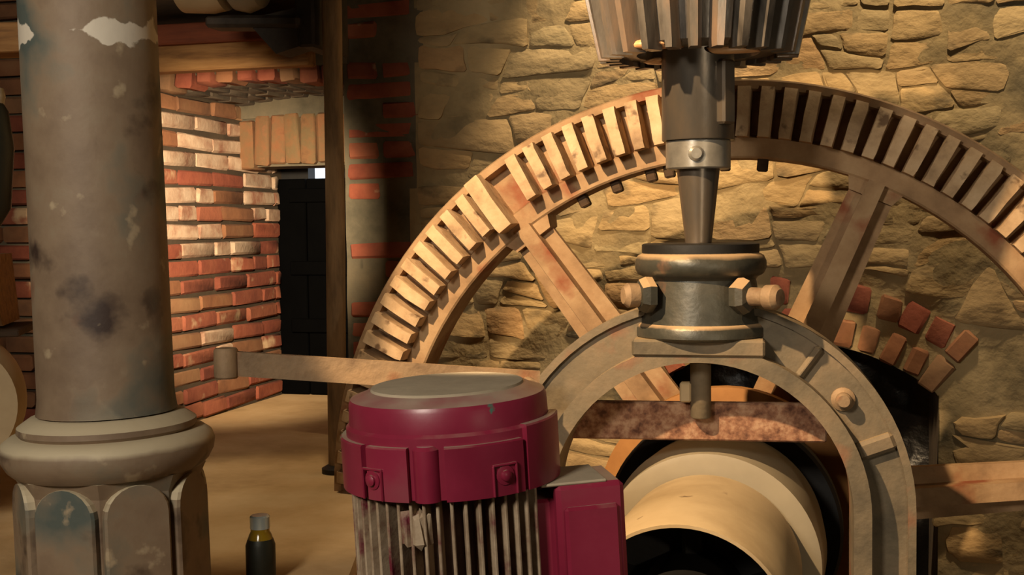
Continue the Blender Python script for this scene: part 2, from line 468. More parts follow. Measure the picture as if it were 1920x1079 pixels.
# ---- bricks
BR = {}
def brick_mesh(kind, l, h, d, var):
    key = (kind, round(l, 3), round(h, 3), round(d, 3), var)
    if key not in BR:
        r = random.Random(hash(key[1:]) & 0xffff)
        m = MB(); m.box((0, 0, 0), (l, d, h), bev=.006, jit=.0028, rnd=r)
        me = m.mesh('brick', 40); me.materials.append(M[kind]); BR[key] = me
    return BR[key]
def brick(kind, l, h, d, m, parent=wall, name='brick'):
    return link(name, brick_mesh(kind, l, h, d, random.randrange(4)), None, parent, m)

rb = random.Random(5)
def pick(z):
    t = rb.random()
    lime = .62 if 1.45 < z < 1.9 else (.15 if z < 1.45 else .35)
    return 'brick_lime' if t < lime else ('brick_dull' if t > .9 or z > 1.92 else 'brick_red')
# alcove side walls, back and soffit (mortar bed), then the bricks on them
def slab(name, u0, u1, v0, v1, z0, z1, m):
    b = MB(); b.box(((u0 + u1) / 2, (v0 + v1) / 2, (z0 + z1) / 2), (u1 - u0, v1 - v0, z1 - z0))
    return part(name, b, M[m], wall)
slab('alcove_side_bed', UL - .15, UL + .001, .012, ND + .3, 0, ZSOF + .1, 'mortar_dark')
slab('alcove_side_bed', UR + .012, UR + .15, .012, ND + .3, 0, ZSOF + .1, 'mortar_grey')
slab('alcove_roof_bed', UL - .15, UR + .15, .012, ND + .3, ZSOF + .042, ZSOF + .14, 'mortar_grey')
CH = .0565
row = 0; z = LEDGE
while z < ZSOF - .01:
    v = -.0
    first = .105 if row % 2 else .215
    lens = [first]
    while sum(lens) < ND: lens.append(rb.choice([.215, .215, .215, .105, .16]))
    pos = .004
    for l in lens:
        if pos + l > ND: l = ND - pos
        if l > .03:
            k = pick(z)
            mm = T((UL - .04 + rb.uniform(-.004, .005), pos + l / 2, z + CH / 2 + rb.uniform(-.002, .002))) @ RZ(90 + rb.uniform(-1.2, 1.2)) @ RY(rb.uniform(-1.2, 1.2))
            brick(k, round(l - .009, 2) , .046, .1, mm)
        pos += l
    # quoin bricks of the right jamb, faces on the wall plane
    for uu, l in (((0, .21), (.212, .10)) if row % 2 else ((0, .105), (.107, .14))):
        if rb.random() < (.25 if z > 1.7 else .5): continue
        brick('brick_red', round(l - .012, 2), .045, .1, T((UR + .006 + uu + l / 2, .050 + rb.uniform(0, .007), z + CH / 2)) @ RY(rb.uniform(-1.5, 1.5)))
    z += CH; row += 1
# quoins above the alcove to the right
while z < 2.4:
    for uu, l in (((0, .21),) if row % 2 else ((0, .105), (.107, .10))):
        if rb.random() < .3: continue
        brick('brick_red', round(l - .012, 2), .045, .1, T((UR + .006 + uu + l / 2, .050 + rb.uniform(0, .007), z + CH / 2)) @ RY(rb.uniform(-1.5, 1.5)))
    z += CH; row += 1
# brickwork left of the alcove, behind the iron column
row = 0; z = LEDGE
while z < 2.35:
    u = UL - .004 - (.0 if row % 2 else 0)
    l = .21 if row % 2 else .105
    while u > UL - .62:
        brick('brick_dull' if rb.random() < .6 else 'brick_red', round(l - .011, 2), .046, .1, T((u - l / 2, .028 + rb.uniform(-.006, .008), z + CH / 2)))
        u -= l; l = .215
    z += CH; row += 1

# front arch of the alcove: bricks on edge
MID = (UL + UR) / 2; HALF = (UR - UL) / 2
def soff(u): return ZSOF + .028 * (1 - ((u - MID) / HALF) ** 2) - .010
nb = 9
for k in range(nb):
    u = UL + (k + .5) * (UR - UL) / nb
    brick('brick_red' if k % 3 else 'brick_dull', .06, .050, .11, T((u, .040, soff(u) + .03)) @ RY((u - MID) / HALF * -7) @ RY(90))
# soffit courses behind it
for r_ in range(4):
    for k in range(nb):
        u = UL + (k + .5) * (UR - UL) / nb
        brick('brick_dark', .118, .052, .05, T((u, .17 + r_ * .124, soff(u) + .03)) @ RZ(90) @ RX(90))
# grey pointing above the arch
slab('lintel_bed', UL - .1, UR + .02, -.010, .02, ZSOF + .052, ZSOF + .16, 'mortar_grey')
# inner lintel of soldier bricks
LV = .52
zl0, zl1 = wall_uz(545, 318, LV)[1], wall_uz(545, 222, LV)[1]
slab('lintel_bed', UL, UR, LV + .02, LV + .2, zl0 + .012, ZSOF + .06, 'mortar_grey')
k = 0; u = UL + .03
while u < UR - .02:
    rise = .018 * (1 - ((u - MID) / HALF) ** 2)
    brick('brick_mossy', .165, .05, .10, T((u, LV + .045 + rb.uniform(-.008, .008), (zl0 + zl1) / 2 + rise + rb.uniform(-.006, .006))) @ RY(90 + rb.uniform(-3, 3)))
    k += 1; u += .056
# rest of the wall over the lintel
slab('lintel_bed', UL, UR, LV + .005, LV + .2, zl1 + .004, ZSOF + .06, 'mortar_grey')

# ---- narrow door at the back of the alcove, with daylight over its top
dv = LV + .30
dz1 = wall_uz(600, 335, dv)[1]
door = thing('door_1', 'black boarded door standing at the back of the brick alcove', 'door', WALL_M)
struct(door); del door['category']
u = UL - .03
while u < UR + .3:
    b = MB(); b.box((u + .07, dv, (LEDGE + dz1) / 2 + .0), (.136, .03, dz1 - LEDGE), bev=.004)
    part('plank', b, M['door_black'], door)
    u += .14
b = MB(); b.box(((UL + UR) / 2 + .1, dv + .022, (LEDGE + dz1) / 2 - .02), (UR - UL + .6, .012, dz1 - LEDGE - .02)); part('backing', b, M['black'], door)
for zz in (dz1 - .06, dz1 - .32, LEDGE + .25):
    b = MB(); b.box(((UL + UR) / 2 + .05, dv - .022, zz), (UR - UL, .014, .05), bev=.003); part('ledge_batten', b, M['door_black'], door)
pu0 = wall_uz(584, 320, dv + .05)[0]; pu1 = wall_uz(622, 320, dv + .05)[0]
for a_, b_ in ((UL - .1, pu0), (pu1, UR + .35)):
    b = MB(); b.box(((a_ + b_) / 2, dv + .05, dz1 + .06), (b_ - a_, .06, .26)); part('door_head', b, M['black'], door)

# ---- arched hole: radial bricks, reveal and dark recess
a_sp = math.acos(min(1, AHU / AR))
arc = (PI - 2 * a_sp)
for ring_, (r_, lw0, nv) in enumerate(((AR + .038, .085, 13), (AR + .132, .074, 14))):
    for k in range(nv):
        a = a_sp + arc * (k + .5 + rb.uniform(-.12, .12)) / nv
        if ring_ and rb.random() < .18: continue
        lw = lw0 + rb.uniform(-.014, .010)
        kk = 'brick_red' if rb.random() < .3 else 'brick_dull'
        w_ = round(arc * r_ / nv - rb.choice([.014, .022]), 3)
        mm = T((ac_u + r_ * math.cos(a), (.053 + rb.uniform(-.003, .006)), ac_z + r_ * math.sin(a))) @ RY(-math.degrees(a) + rb.uniform(-6, 6))
        brick(kk, round(lw, 2), w_, .12, mm)
zs = ac_z + AR * math.sin(a_sp)
b = MB()
pts = []
for k in range(25):
    a = a_sp + arc * k / 24
    pts.append((ac_u + AR * math.cos(a), ac_z + AR * math.sin(a)))
pts = [(ac_u + AHU, .3)] + pts + [(ac_u - AHU, .3)]
b.loft([[(x, .0, q) for x, q in pts], [(x, .9, q) for x, q in pts]], cap=False, close=False)
part('hole_reveal', b, M['brick_dark'], wall)
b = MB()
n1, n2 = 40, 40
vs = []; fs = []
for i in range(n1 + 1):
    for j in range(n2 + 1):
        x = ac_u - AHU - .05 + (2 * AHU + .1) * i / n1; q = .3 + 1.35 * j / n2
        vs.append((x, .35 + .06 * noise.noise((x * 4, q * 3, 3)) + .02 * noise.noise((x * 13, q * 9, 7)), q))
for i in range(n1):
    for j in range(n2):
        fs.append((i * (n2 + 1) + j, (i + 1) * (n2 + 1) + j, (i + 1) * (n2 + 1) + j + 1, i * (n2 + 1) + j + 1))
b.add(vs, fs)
hole_dark = part('hole_dark_sheet', b, M['void'], wall, 60)  # wrinkled black sheet put in for the darkness inside the hole
so = hole_dark.modifiers.new('thickness', 'SOLIDIFY'); so.thickness = .004

# ---- other sides of the room
def plane_box(name, c, d, m):
    b = MB(); b.box(c, d); return struct(part(name, b, M[m], None))
plane_box('floor', (0, 1.2, -.05), (7.4, 8.6, .1), 'floor')
plane_box('ceiling', (0, 1.2, 3.27), (7.4, 8.6, .1), 'wood_dark')
plane_box('wall_left', (-3.2, 1.2, 1.6), (.1, 8.6, 3.3), 'plaster')
plane_box('wall_right', (3.0, 1.2, 1.6), (.1, 8.6, 3.3), 'plaster')
plane_box('wall_front', (0, -2.9, 1.6), (7.4, .1, 3.3), 'plaster')

# ---- raised ledge at the left, on which the column stands
def world_uv(p):
    q = WI @ Vector(p); return q.x, q.y
lp4 = [(-2.3, -.02), (-2.3, -2.4)]
e0, e1 = world_uv((-.268, 1.62, 0)), world_uv(P(606, 900, 2.95))
e1 = (e1[0], -.02)
lp4 += [(e0[0], e0[1]), e1]
b = MB(); b.loft([[(x, y, .002) for x, y in lp4], [(x, y, LEDGE - .01) for x, y in lp4], [(x - (.008 if k > 1 else 0), y, LEDGE) for k, (x, y) in enumerate(lp4)]])
b.box(((UL + UR) / 2, .4, LEDGE / 2 - .001), (UR - UL, .86, LEDGE - .004))
ledge = part('masonry_ledge', b, M['concrete'], None, 0, WALL_M)
tag(ledge, 'dusty sand coloured masonry ledge below the brick alcove', 'ledge'); struct(ledge)

# ------------------------------------------------------------------ great wheel
gear = thing('cog_wheel', 'great iron wheel ringed with pale wooden cogs behind the bearing arch', 'gear wheel',
             T(GP) @ Matrix.Rotation(YAW, 4, 'Z'))
RG = .895
b = MB()
NR = 128
prof = [(.738, .09), (.738, -.010), (.742, -.014), (.780, -.012), (.786, .006), (.876, .010), (.880, -.026), (.896, -.026), (.900, -.018), (.897, .075), (.80, .07), (.775, .09)]
rings = []
for i in range(NR):
    a = 2 * PI * i / NR; c, s = math.cos(a), math.sin(a)
    rings.append([(r * c, y, r * s) for r, y in prof])
rings.append(rings[0])
b.loft(rings, cap=False)
part('rim', b, M['wheel_iron'], gear, 35)
NT = 116
def cog_mesh(wi, wo, hi, var, r0=.780, r1=.884):
    rr = random.Random(var); b = MB()
    j = lambda q: rr.uniform(-q, q)
    rings = []
    for r, wd, yb, h in ((r0, wi, -.008, hi), (r0 + .012, wi * 1.03, -.006, hi + .004), ((r0 + r1) / 2, (wi + wo) / 2, .0, hi + .003 + j(.003)), (r1 - .014, wo, .006, hi), (r1, wo * .98, .008, hi - .006)):
        t = wd * .90
        rings.append([(-wd / 2, yb + .01, r), (wd / 2, yb + .01, r), (wd / 2 + j(.001), yb - h * .55, r), (t / 2 + j(.0015), yb - h + j(.001), r), (-t / 2 + j(.0015), yb - h + j(.001), r), (-wd / 2 + j(.001), yb - h * .55, r)])
    b.loft(rings)
    me = b.mesh('cog', 30); me.materials.append(M['cog']); return me
cogs = [cog_mesh(.0255, .0290, .056, k) for k in range(6)]
bigcog = cog_mesh(.036, .040, .072, 50, .758, .893)
tail = MB().box((0, 0, 0), (.022, .03, .03), bev=.003).mesh('cog_tail'); tail.materials.append(M['wood_dark'])
BIG = R(128.5)
for k in range(NT):
    a = 2 * PI * (k + .3) / NT
    da = (a - BIG + PI) % (2 * PI) - PI
    rot = RY(math.degrees(PI / 2 - a))
    if abs(da) < PI / NT:
        link('cog', bigcog, None, gear, rot); continue
    if -3.0 * PI / NT < da < 0: continue                # the missing cog beside the thick one
    link('cog', cogs[k % 6] if k % 7 else cogs[(k // 7) % 6], None, gear, rot)
    if k in (27, 29, 32, 33, 35, 37):
        link('cog_tail', tail, None, gear, rot @ T((0, -.0 + .02, .727)))
# spokes
for k in range(6):
    a = 6.5 + 60 * k
    b = MB()
    def bar(x0, x1, w0, w1, y0, y1):
        b.loft([[(-w0 / 2, y0, x0), (w0 / 2, y0, x0), (w0 / 2, y1, x0), (-w0 / 2, y1, x0)],
                [(-w1 / 2, y0, x1), (w1 / 2, y0, x1), (w1 / 2, y1, x1), (-w1 / 2, y1, x1)]])
    bar(.18, .742, .118, .090, .010, .030)
    sp = part('spoke', b, M['wheel_iron'], gear, 0, RY(90 - a))
    b = MB(); bar(.18, .742, .040, .034, -.034, .068); part('spoke_rib', b, M['wheel_iron'], sp)
    b = MB(); b.loft([[(-.046, -.010, .71), (.046, -.010, .71), (.046, .06, .71), (-.046, .06, .71)],
                      [(-.062, -.010, .745), (.062, -.010, .745), (.062, .08, .745), (-.062, .08, .745)]])
    part('spoke_foot', b, M['wheel_iron'], sp)
b = MB(); b.lathe([(.245, -.06), (.268, -.07), (.268, -.10), (.22, -.12), (.13, -.13), (.13, -.155)][::-1] + [(.235, .07), (.14, .10), (.14, .16)], 56, RX(-90))
part('hub', b, M['hub_wood'], gear, 35)
b = MB(); b.lathe([(.055, -.92), (.055, .62)], 32, RX(-90)); part('axle', b, M['steel_dark'], gear, 35)

# ------------------------------------------------------------------ belt pulleys on the axle
AXM = T(GP) @ Matrix.Rotation(YAW, 4, 'Z')
pul = thing('belt_pulley', 'wide beige belt drum with dark hollow face under the arch', 'pulley', AXM)
b = MB(); b.lathe([(.057, -.47), (.15, -.47), (.163, -.473), (.168, -.64), (.165, -.838), (.164, -.842), (.159, -.842), (.158, -.82), (.156, -.62), (.057, -.62)], 72, RX(-90) @ Matrix.Scale(1, 4), closed=False)
part('drum', b, M['drum'], pul, 35)
b = MB(); b.lathe([(.057, -.64), (.057, -.85), (.085, -.85), (.085, -.64)], 40, RX(-90), closed=False); part('hub', b, M['black'], pul, 35)
for k in range(5):
    b = MB(); b.box((0, 0, .114), (.03, .05, .075), bev=.006); part('spoke', b, M['black'], pul, 0, T((0, -.68, 0)) @ RY(72 * k))
b = MB(); b.lathe([(.06, -.66), (.147, -.66), (.147, -.65), (.06, -.65)], 48, RX(-90), closed=False); part('web', b, M['black'], pul, 35)
pul2 = thing('belt_pulley', 'larger grey belt drum behind the beige one under the arch', 'pulley', AXM)
b = MB(); b.lathe([(.057, -.455), (.185, -.455), (.196, -.452), (.203, -.33), (.196, -.215), (.18, -.21), (.057, -.21)], 72, RX(-90), closed=False)
part('drum', b, M['drum_grey'], pul2, 35)
b = MB(); b.lathe([(.06, -.208), (.226, -.208), (.232, -.20), (.232, -.165), (.06, -.16)], 72, RX(-90), closed=False); part('gap_shade_disc', b, M['black'], pul2, 35)  # black disc imitates the shaded gap between grey drum and wheel hub

# ------------------------------------------------------------------ bearing arch
ACp = P(1315, 940, 2.15)
arch = thing('bearing_arch', 'cast iron bearing arch straddling the belt drums', 'bearing stand', T((ACp.x, ACp.y, 0)) @ RZ(-12))
AZ = ACp.z
def arch_band(r0, r1, y0, y1, bot=0.0, n=40, a0=0, a1=180):
    rings = []
    seq = []
    if a0 == 0: seq.append(('L', r0, r1, 1))
    for i in range(n + 1): seq.append(('A', a0 + (a1 - a0) * i / n))
    if a1 == 180: seq.append(('L', r0, r1, -1))
    for q in seq:
        if q[0] == 'L':
            s = q[3]; rings.append([(s * r0, y0, bot), (s * r1, y0, bot), (s * r1, y1, bot), (s * r0, y1, bot)])
        else:
            c, s = math.cos(R(q[1])), math.sin(R(q[1]))
            rings.append([(r0 * c, y0, AZ + r0 * s), (r1 * c, y0, AZ + r1 * s), (r1 * c, y1, AZ + r1 * s), (r0 * c, y1, AZ + r0 * s)])
    return MB().loft(rings)
part('inner_flange', arch_band(.254, .283, -.085, .05), M['cast'], arch, 35)
part('web', arch_band(.28, .35, -.035, .03), M['cast'], arch, 35)
part('outer_lip', arch_band(.344, .357, -.044, .05, a0=0, a1=180), M['cast'], arch, 35)
for a, w_ in ((54, .014), (21, .03)):
    b = MB(); b.box((.312, -.036, 0), (.066, .028, w_), bev=.006); part('rib', b, M['cast'], arch, 0, T((0, 0, AZ)) @ RY(-a))
def bolt(px_r, a, name='bolt'):
    b = MB(); b.lathe([(.020, 0), (.020, .006), (.013, .010), (.013, .026), (.010, .030)], 18, T((px_r * math.cos(R(a)), -.035, AZ + px_r * math.sin(R(a)))) @ RX(90))
    part(name, b, M['lever'], arch, 35)
bolt(.305, 38.5)
for s in (-1, 1):
    b = MB(); b.box((s * .306, -.01, .02), (.22, .26, .04), bev=.008); part('foot', b, M['cast'], arch)
# crown and bearing
zt = lambda y: P(1310, y, 2.15).z
def zt(y): return P(1312, y, ACp.y).z
b = MB(); b.box((0, -.015, (zt(660) + zt(629)) / 2), (.222, .15, zt(629) - zt(660)), bev=.004); part('crown_block', b, M['cast'], arch)
PX = 2.15 / FPX
prof = [(.04, zt(640)), (116 * PX, zt(632)), (122 * PX, zt(627)), (122 * PX, zt(612)), (118 * PX, zt(606)), (114 * PX, zt(603)), (111 * PX, zt(585)),
        (106 * PX, zt(545)), (103 * PX, zt(523)), (107 * PX, zt(518)), (117 * PX, zt(513)), (122 * PX, zt(502)), (122 * PX, zt(490)), (117 * PX, zt(479)), (108 * PX, zt(474)), (60 * PX, zt(473))]
b = MB(); b.lathe(prof, 64); bh = part('bearing_housing', b, M['bearing'], arch, 40)
b = MB(); b.lathe([(.02, zt(478)), (108 * PX, zt(478)), (109 * PX, zt(470)), (109 * PX, zt(458)), (104 * PX, zt(456)), (.02, zt(456))], 56); part('felt_ring', b, M['black'], arch, 35)
# adjusting screws
def screw(cx, cy, cz, ang, L1):
    m = T((cx, cy, cz)) @ RZ(ang) @ RY(90)
    b = MB(); b.lathe([(.03, 0), (.031, .012), (.026, .024), (.014, .028)], 6, m); s_ = part('lock_nut', b, M['bearing'], arch, 0)
    b = MB(); b.lathe([(.015, .01), (.0155, .02), (.015, L1), (.020, L1 + .004), (.021, L1 + .022), (.014, L1 + .030), (.006, L1 + .031)], 24, m)
    part('adjusting_screw', b, M['lever'], s_, 35)
screw(.066, -.083, zt(550), -32, .052)
screw(-.076, -.080, zt(548), 205, .022)
# crossbar with threaded rod
bz = (zt(757) + zt(829)) / 2
b = MB(); b.box((-.012, .02, bz), (.47, .022, zt(757) - zt(829)), bev=.003); part('crossbar', b, M['rust'], arch, 0, RY(-.4))
b = MB(); b.lathe([(.016, zt(783)), (.018, zt(780)), (.018, zt(640))], 20, T((.0, -.005, 0))); rd = part('threaded_rod', b, M['cast'], arch, 35)
b = MB(); b.box((-.026, -.005, zt(735)), (.02, .02, .035), bev=.003); part('clip', b, M['drum'], rd)

# ------------------------------------------------------------------ vertical shaft and its lifted pinion
SX, SY = ACp.x - .003, ACp.y
SM = T((SX, SY, 0))
shaft = thing('vertical_shaft', 'dark oiled steel upright shaft stepped into the bearing', 'shaft', SM)
b = MB(); b.lathe([(24 * PX, zt(470)), (24.5 * PX, zt(455)), (40 * PX, zt(318))], 40); part('taper', b, M['steel_dark'], shaft, 35)
b = MB(); b.lathe([(57 * PX, zt(318)), (60 * PX, zt(315)), (60 * PX, zt(266)), (57 * PX, zt(263))], 48); cl = part('clamp_collar', b, M['steel'], shaft, 35)
b = MB(); b.lathe([(.013, 0), (.013, .006), (.009, .009)], 16, T((-.012, -60 * PX + .003, zt(291))) @ RX(90)); part('set_screw', b, M['steel'], cl, 35)
b = MB(); b.lathe([(66 * PX, zt(264)), (67 * PX, zt(262)), (67 * PX, 3.215)], 48); part('spindle', b, M['steel_dark'], shaft, 35)
b = MB(); b.box((0, 0, (zt(238) + zt(120)) / 2), (.03, .02, zt(120) - zt(238)), bev=.004)
part('key', b, M['steel_dark'], shaft, 0, RZ(36) @ T((0, -67 * PX - .004, 0)))

pin = thing('pinion_gear', 'greasy black tapered pinion raised on the upright shaft', 'pinion', SM)
PT = 26
zb, ztop = zt(98), zt(98) + .30
rbot, rtop = 158 * PX, 158 * PX + .30 * .20
b = MB(); b.lathe([(67.5 * PX, zb + .012), (.100, zb + .012), (.105, zb - .004), (rbot - .014, zb - .004), (rbot - .002, zb + .004), (rtop - .004, ztop), (.09, ztop + .02), (67.5 * PX, ztop + .02)], 64, closed=False)
part('cone_body', b, M['pinion'], pin, 35)
tb = MB()
rings = []
for t in (0, .04, 1):
    zz = zb - .012 + (ztop - zb + .012) * t; r_ = rbot + (rtop - rbot) * t; wd = (.020 + .007 * t) * (1 if t else .9); h = .024 + .006 * t
    rings.append([(-wd / 2 * 1.15, -(r_ - .012), zz), (wd / 2 * 1.15, -(r_ - .012), zz), (wd / 2, -(r_ + h * .35), zz), (wd * .30, -(r_ + h), zz), (-wd * .30, -(r_ + h), zz), (-wd / 2, -(r_ + h * .35), zz)])
tb.loft(rings); tme = tb.mesh('tooth', 30); tme.materials.append(M['pinion'])
for k in range(PT):
    link('tooth', tme, None, pin, RZ(360 * (k + .25) / PT))
# smears of grease at the underside
def blob(x, y, z, sx, sy, sz, par, m, name, seed):
    bm = bmesh.new(); bmesh.ops.create_icosphere(bm, subdivisions=2, radius=1)
    for v in bm.verts:
        k = 1 + .35 * noise.noise(v.co * 1.7 + Vector((seed, 0, 0)))
        v.co = Vector((x + v.co.x * sx * k, y + v.co.y * sy * k, z + v.co.z * sz * k))
    me = bpy.data.meshes.new(name); bm.to_mesh(me); bm.free()
    for p in me.polygons: p.use_smooth = True
    return link(name, me, m, par)
blob(-.085, -.10, zb + .0, .045, .02, .009, pin, M['grease'], 'grease_smear', 1)
blob(-.06, .02, zb - .012, .03, .03, .006, pin, M['grease'], 'grease_smear', 2)
blob(.045, -.075, zb - .006, .05, .012, .008, pin, M['grease'], 'grease_smear', 3)

# ------------------------------------------------------------------ iron column
CB = P(213, 900, 1.9)
BAND_Z = P(170, 75, 1.9).z
COLM = T((CB.x, CB.y, LEDGE)) @ RY(-1.1)
BAND_Z -= LEDGE
M['column'] = column_mat()
col = thing('iron_column', 'tall round cast iron column with a smeared white paint ring', 'column', COLM)
cz = lambda y: P(213, y, 1.9).z - LEDGE
cpx = 1.9 / FPX
b = MB(); b.lathe([(128 * cpx, cz(770)), (124 * cpx, cz(740)), (123 * cpx, cz(300)), (122 * cpx, 2.21)], 64); part('shaft', b, M['column'], col, 35)
prof = [(140 * cpx, cz(775)), (155 * cpx, cz(785)), (162 * cpx, cz(790)), (163 * cpx, cz(800)), (158 * cpx, cz(806)),
        (176 * cpx, cz(808)), (190 * cpx, cz(818)), (195 * cpx, cz(832)), (192 * cpx, cz(850)), (183 * cpx, cz(866)), (172 * cpx, cz(876)), (120 * cpx, cz(880))][::-1]
b = MB(); b.lathe([(120 * cpx, cz(772))] + prof[::-1], 64); part('base_moulding', b, M['column'], col, 35)
b = MB(); b.lathe([(160 * cpx, .0), (162 * cpx, cz(905)), (176 * cpx, cz(876))], 8, RZ(11)); part('plinth', b, M['column'], col)
for k in range(8):                                     # round headed panels on the eight faces
    rad = 160 * cpx * math.cos(PI / 8)
    hw = 160 * cpx * math.sin(PI / 8) * .96
    zc = cz(905) - hw * .55
    pts = [(-hw, .0), (hw, .0)] + [(hw * math.cos(PI * i / 12), zc + hw * .9 * math.sin(PI * i / 12)) for i in range(13)]
    b = MB(); b.loft([[(x, -rad + .01, q) for x, q in pts], [(x, -rad - .012, q) for x, q in pts], [(x * .93, -rad - .016, q if i > 1 else q) for i, (x, q) in enumerate(pts)]])
    part('arched_panel', b, M['column'], col, 0, RZ(11 + 22.5 + 45 * k))

# ------------------------------------------------------------------ electric motor
MP = P(838, 722, 1.6)
MM = T((MP.x, MP.y, 0)) @ RY(-2.2)
motor = thing('electric_motor', 'burgundy upright electric motor with dusty fan cowl and cooling fins', 'motor', T((MP.x, MP.y, 0)) @ T((0, 0, MP.z)) @ RY(-2.6) @ RX(1.0) @ T((0, 0, -MP.z)))
mz = MP.z
b = MB(); b.lathe([(.03, mz - .02), (.10, mz - .02)][:0] + [(.128, mz - .118), (.1345, mz - .120), (.1345, mz - .080), (.1335, mz - .045), (.1295, mz - .041), (.1285, mz - .016), (.126, mz - .010), (.110, mz - .0045), (.104, mz - .001), (.05, mz)], 80)
cowl = part('fan_cowl', b, M['burgundy'], motor, 35)
b = MB(); b.lathe([(.100, mz - .002), (.0985, mz + .0022), (.06, mz + .003)], 56); part('dust_layer', b, M['dust'], motor, 35)
def cyl_panel(a0, a1, r0, r1, z0, z1, n=12):
    rings = []
    for i in range(n + 1):
        a = R(a0 + (a1 - a0) * i / n); c, s = math.cos(a), math.sin(a)
        e = .002
        rings.append([(r0 * c, r0 * s, z0), (r1 * c, r1 * s, z0), (r1 * c, r1 * s, z1 - e), ((r1 - e) * c, (r1 - e) * s, z1), (r0 * c, r0 * s, z1)])
    return MB().loft(rings)
for a0, a1, zt_ in ((226, 251, .055), (270, 312, .055), (315, 360, .040), (10, 60, .055), (66, 110, .055), (116, 160, .055), (166, 222, .055)):
    part('raised_panel', cyl_panel(a0, a1, .130, .1415, mz - .121, mz - zt_), M['burgundy'], cowl, 40)
b = MB(); b.lathe([(.017, mz - .121), (.017, mz - .058), (.012, mz - .054)], 20, T((.1285 * math.cos(R(260)), .1285 * math.sin(R(260)), 0))); part('round_rib', b, M['burgundy'], cowl, 35)
for a in (300, 230, 20, 120):
    m_ = RZ(a) @ T((.1408, 0, mz - .096)) @ RY(90)
    b = MB(); b.lathe([(.012, 0), (.012, .002), (.007, .003)], 18, m_); lug = part('screw_lug', b, M['burgundy'], cowl, 35)
    b = MB(); b.lathe([(.007, .002), (.007, .006), (.004, .008)], 12, m_); part('screw_head', b, M['burgundy'], lug, 35)
    b = MB()
    for s in (-1, 1): b.box((.1420, s * .016, mz - .102), (.004, .003, .038), bev=.001)
    b.box((.1420, 0, mz - .083), (.004, .034, .003), bev=.001)
    part('lug_border', b, M['burgundy'], cowl, 0, RZ(a))
b = MB(); b.lathe([(.105, mz - .47), (.108, mz - .46), (.108, mz - .11)], 56); part('stator_body', b, M['motor_core'], motor, 35)
fm = MB().box((.119, 0, mz - .285), (.026, .0042, .335), bev=.001).mesh('fin'); fm.materials.append(M['fin'])
for k in range(48):
    a = 7.5 * k + 2
    if -30 < (a - 360 if a > 180 else a) < 14: continue      # room for the terminal box
    link('fin', fm, None, motor, RZ(a))
# lifting lug pieces between the fins
for a in (246.5, 254):
    blob_o = MB().box((.124, 0, mz - .158), (.020, .020, .045), bev=.006, jit=.004)
    part('mounting_boss', blob_o, M['fin'], motor, 0, RZ(a))
BXM = RZ(-6) @ T((.168, 0, 0)) @ RZ(16)
tb_ = MB().box((0, 0, mz - .275), (.088, .10, .30), bev=.006)
box = part('terminal_box', tb_, M['burgundy'], motor, 0, BXM)
b = MB().box((0, -.052, mz - .285), (.070, .010, .265), bev=.004); part('box_lid', b, M['burgundy'], box, 0)
b = MB().box((-.02, .0, mz - .124), (.085, .094, .004), bev=.0015); part('dust_layer', b, M['dust'], box, 0)
b = MB().box((-.062, .0, mz - .275), (.06, .06, .26), bev=.004); part('box_neck', b, M['burgundy'], box, 0)
b = MB(); b.lathe([(.16, mz - .50), (.16, mz - .47), (.105, mz - .465)], 48); part('mounting_flange', b, M['burgundy'], motor, 35)
b = MB(); b.lathe([(.19, 0), (.19, .04), (.12, .08), (.11, mz - .50)], 40); part('pedestal', b, M['cast'], motor, 35)

# ------------------------------------------------------------------ hand lever
LA, LB = P(424, 681, 1.98), P(1010, 718, 2.07)
lev = thing('hand_lever', 'long flat iron lever with a round end boss behind the motor', 'lever', T(LA))
d = LB - LA; L_ = d.length
LMx = d.to_track_quat('X', 'Z').to_matrix().to_4x4()
hb = 46 / FPX * 1.98
b = MB(); b.loft([[(.0, -.007, -hb / 2), (.0, .007, -hb / 2), (0, .007, hb / 2), (0, -.007, hb / 2)], [(L_, -.007, -hb * .55), (L_, .007, -hb * .55), (L_, .007, hb * .5), (L_, -.007, hb * .5)]])
part('bar', b, M['lever'], lev, 0, LMx)
b = MB(); b.lathe([(.017, -.025), (.0195, -.022), (.0195, .020), (.017, .024), (.008, .025)], 24); part('end_boss', b, M['lever'], lev, 35)
b = MB(); b.lathe([(.010, -.012), (.010, .05)], 24, LMx @ T((L_ - .02, 0, 0)) @ RX(90)); part('pivot', b, M['lever'], lev, 35)

# ------------------------------------------------------------------ upright pole before the alcove
pb, pt = P(634, 885, 3.02), P(628, -60, 3.02)
pole = thing('wooden_pole', 'slim weathered wooden pole standing before the alcove edge', 'pole', T((pb.x, pb.y, LEDGE)))
b = MB()
pp = []; rr_ = []
for i in range(13):
    t = i / 12
    pp.append((t * (pt.x - pb.x) + .004 * noise.noise((t * 5, 1, 1)), .003 * noise.noise((t * 5, 4, 1)), t * (3.21 - LEDGE)))
    rr_.append(.0235 + .002 * noise.noise((t * 9, 2, 8)))
b.tube(pp, rr_, 16); part('shaft', b, M['pole'], pole, 40)
b = MB(); b.lathe([(.04, 0), (.04, .012), (.026, .02)], 20); part('foot_plate', b, M['black'], pole, 35)

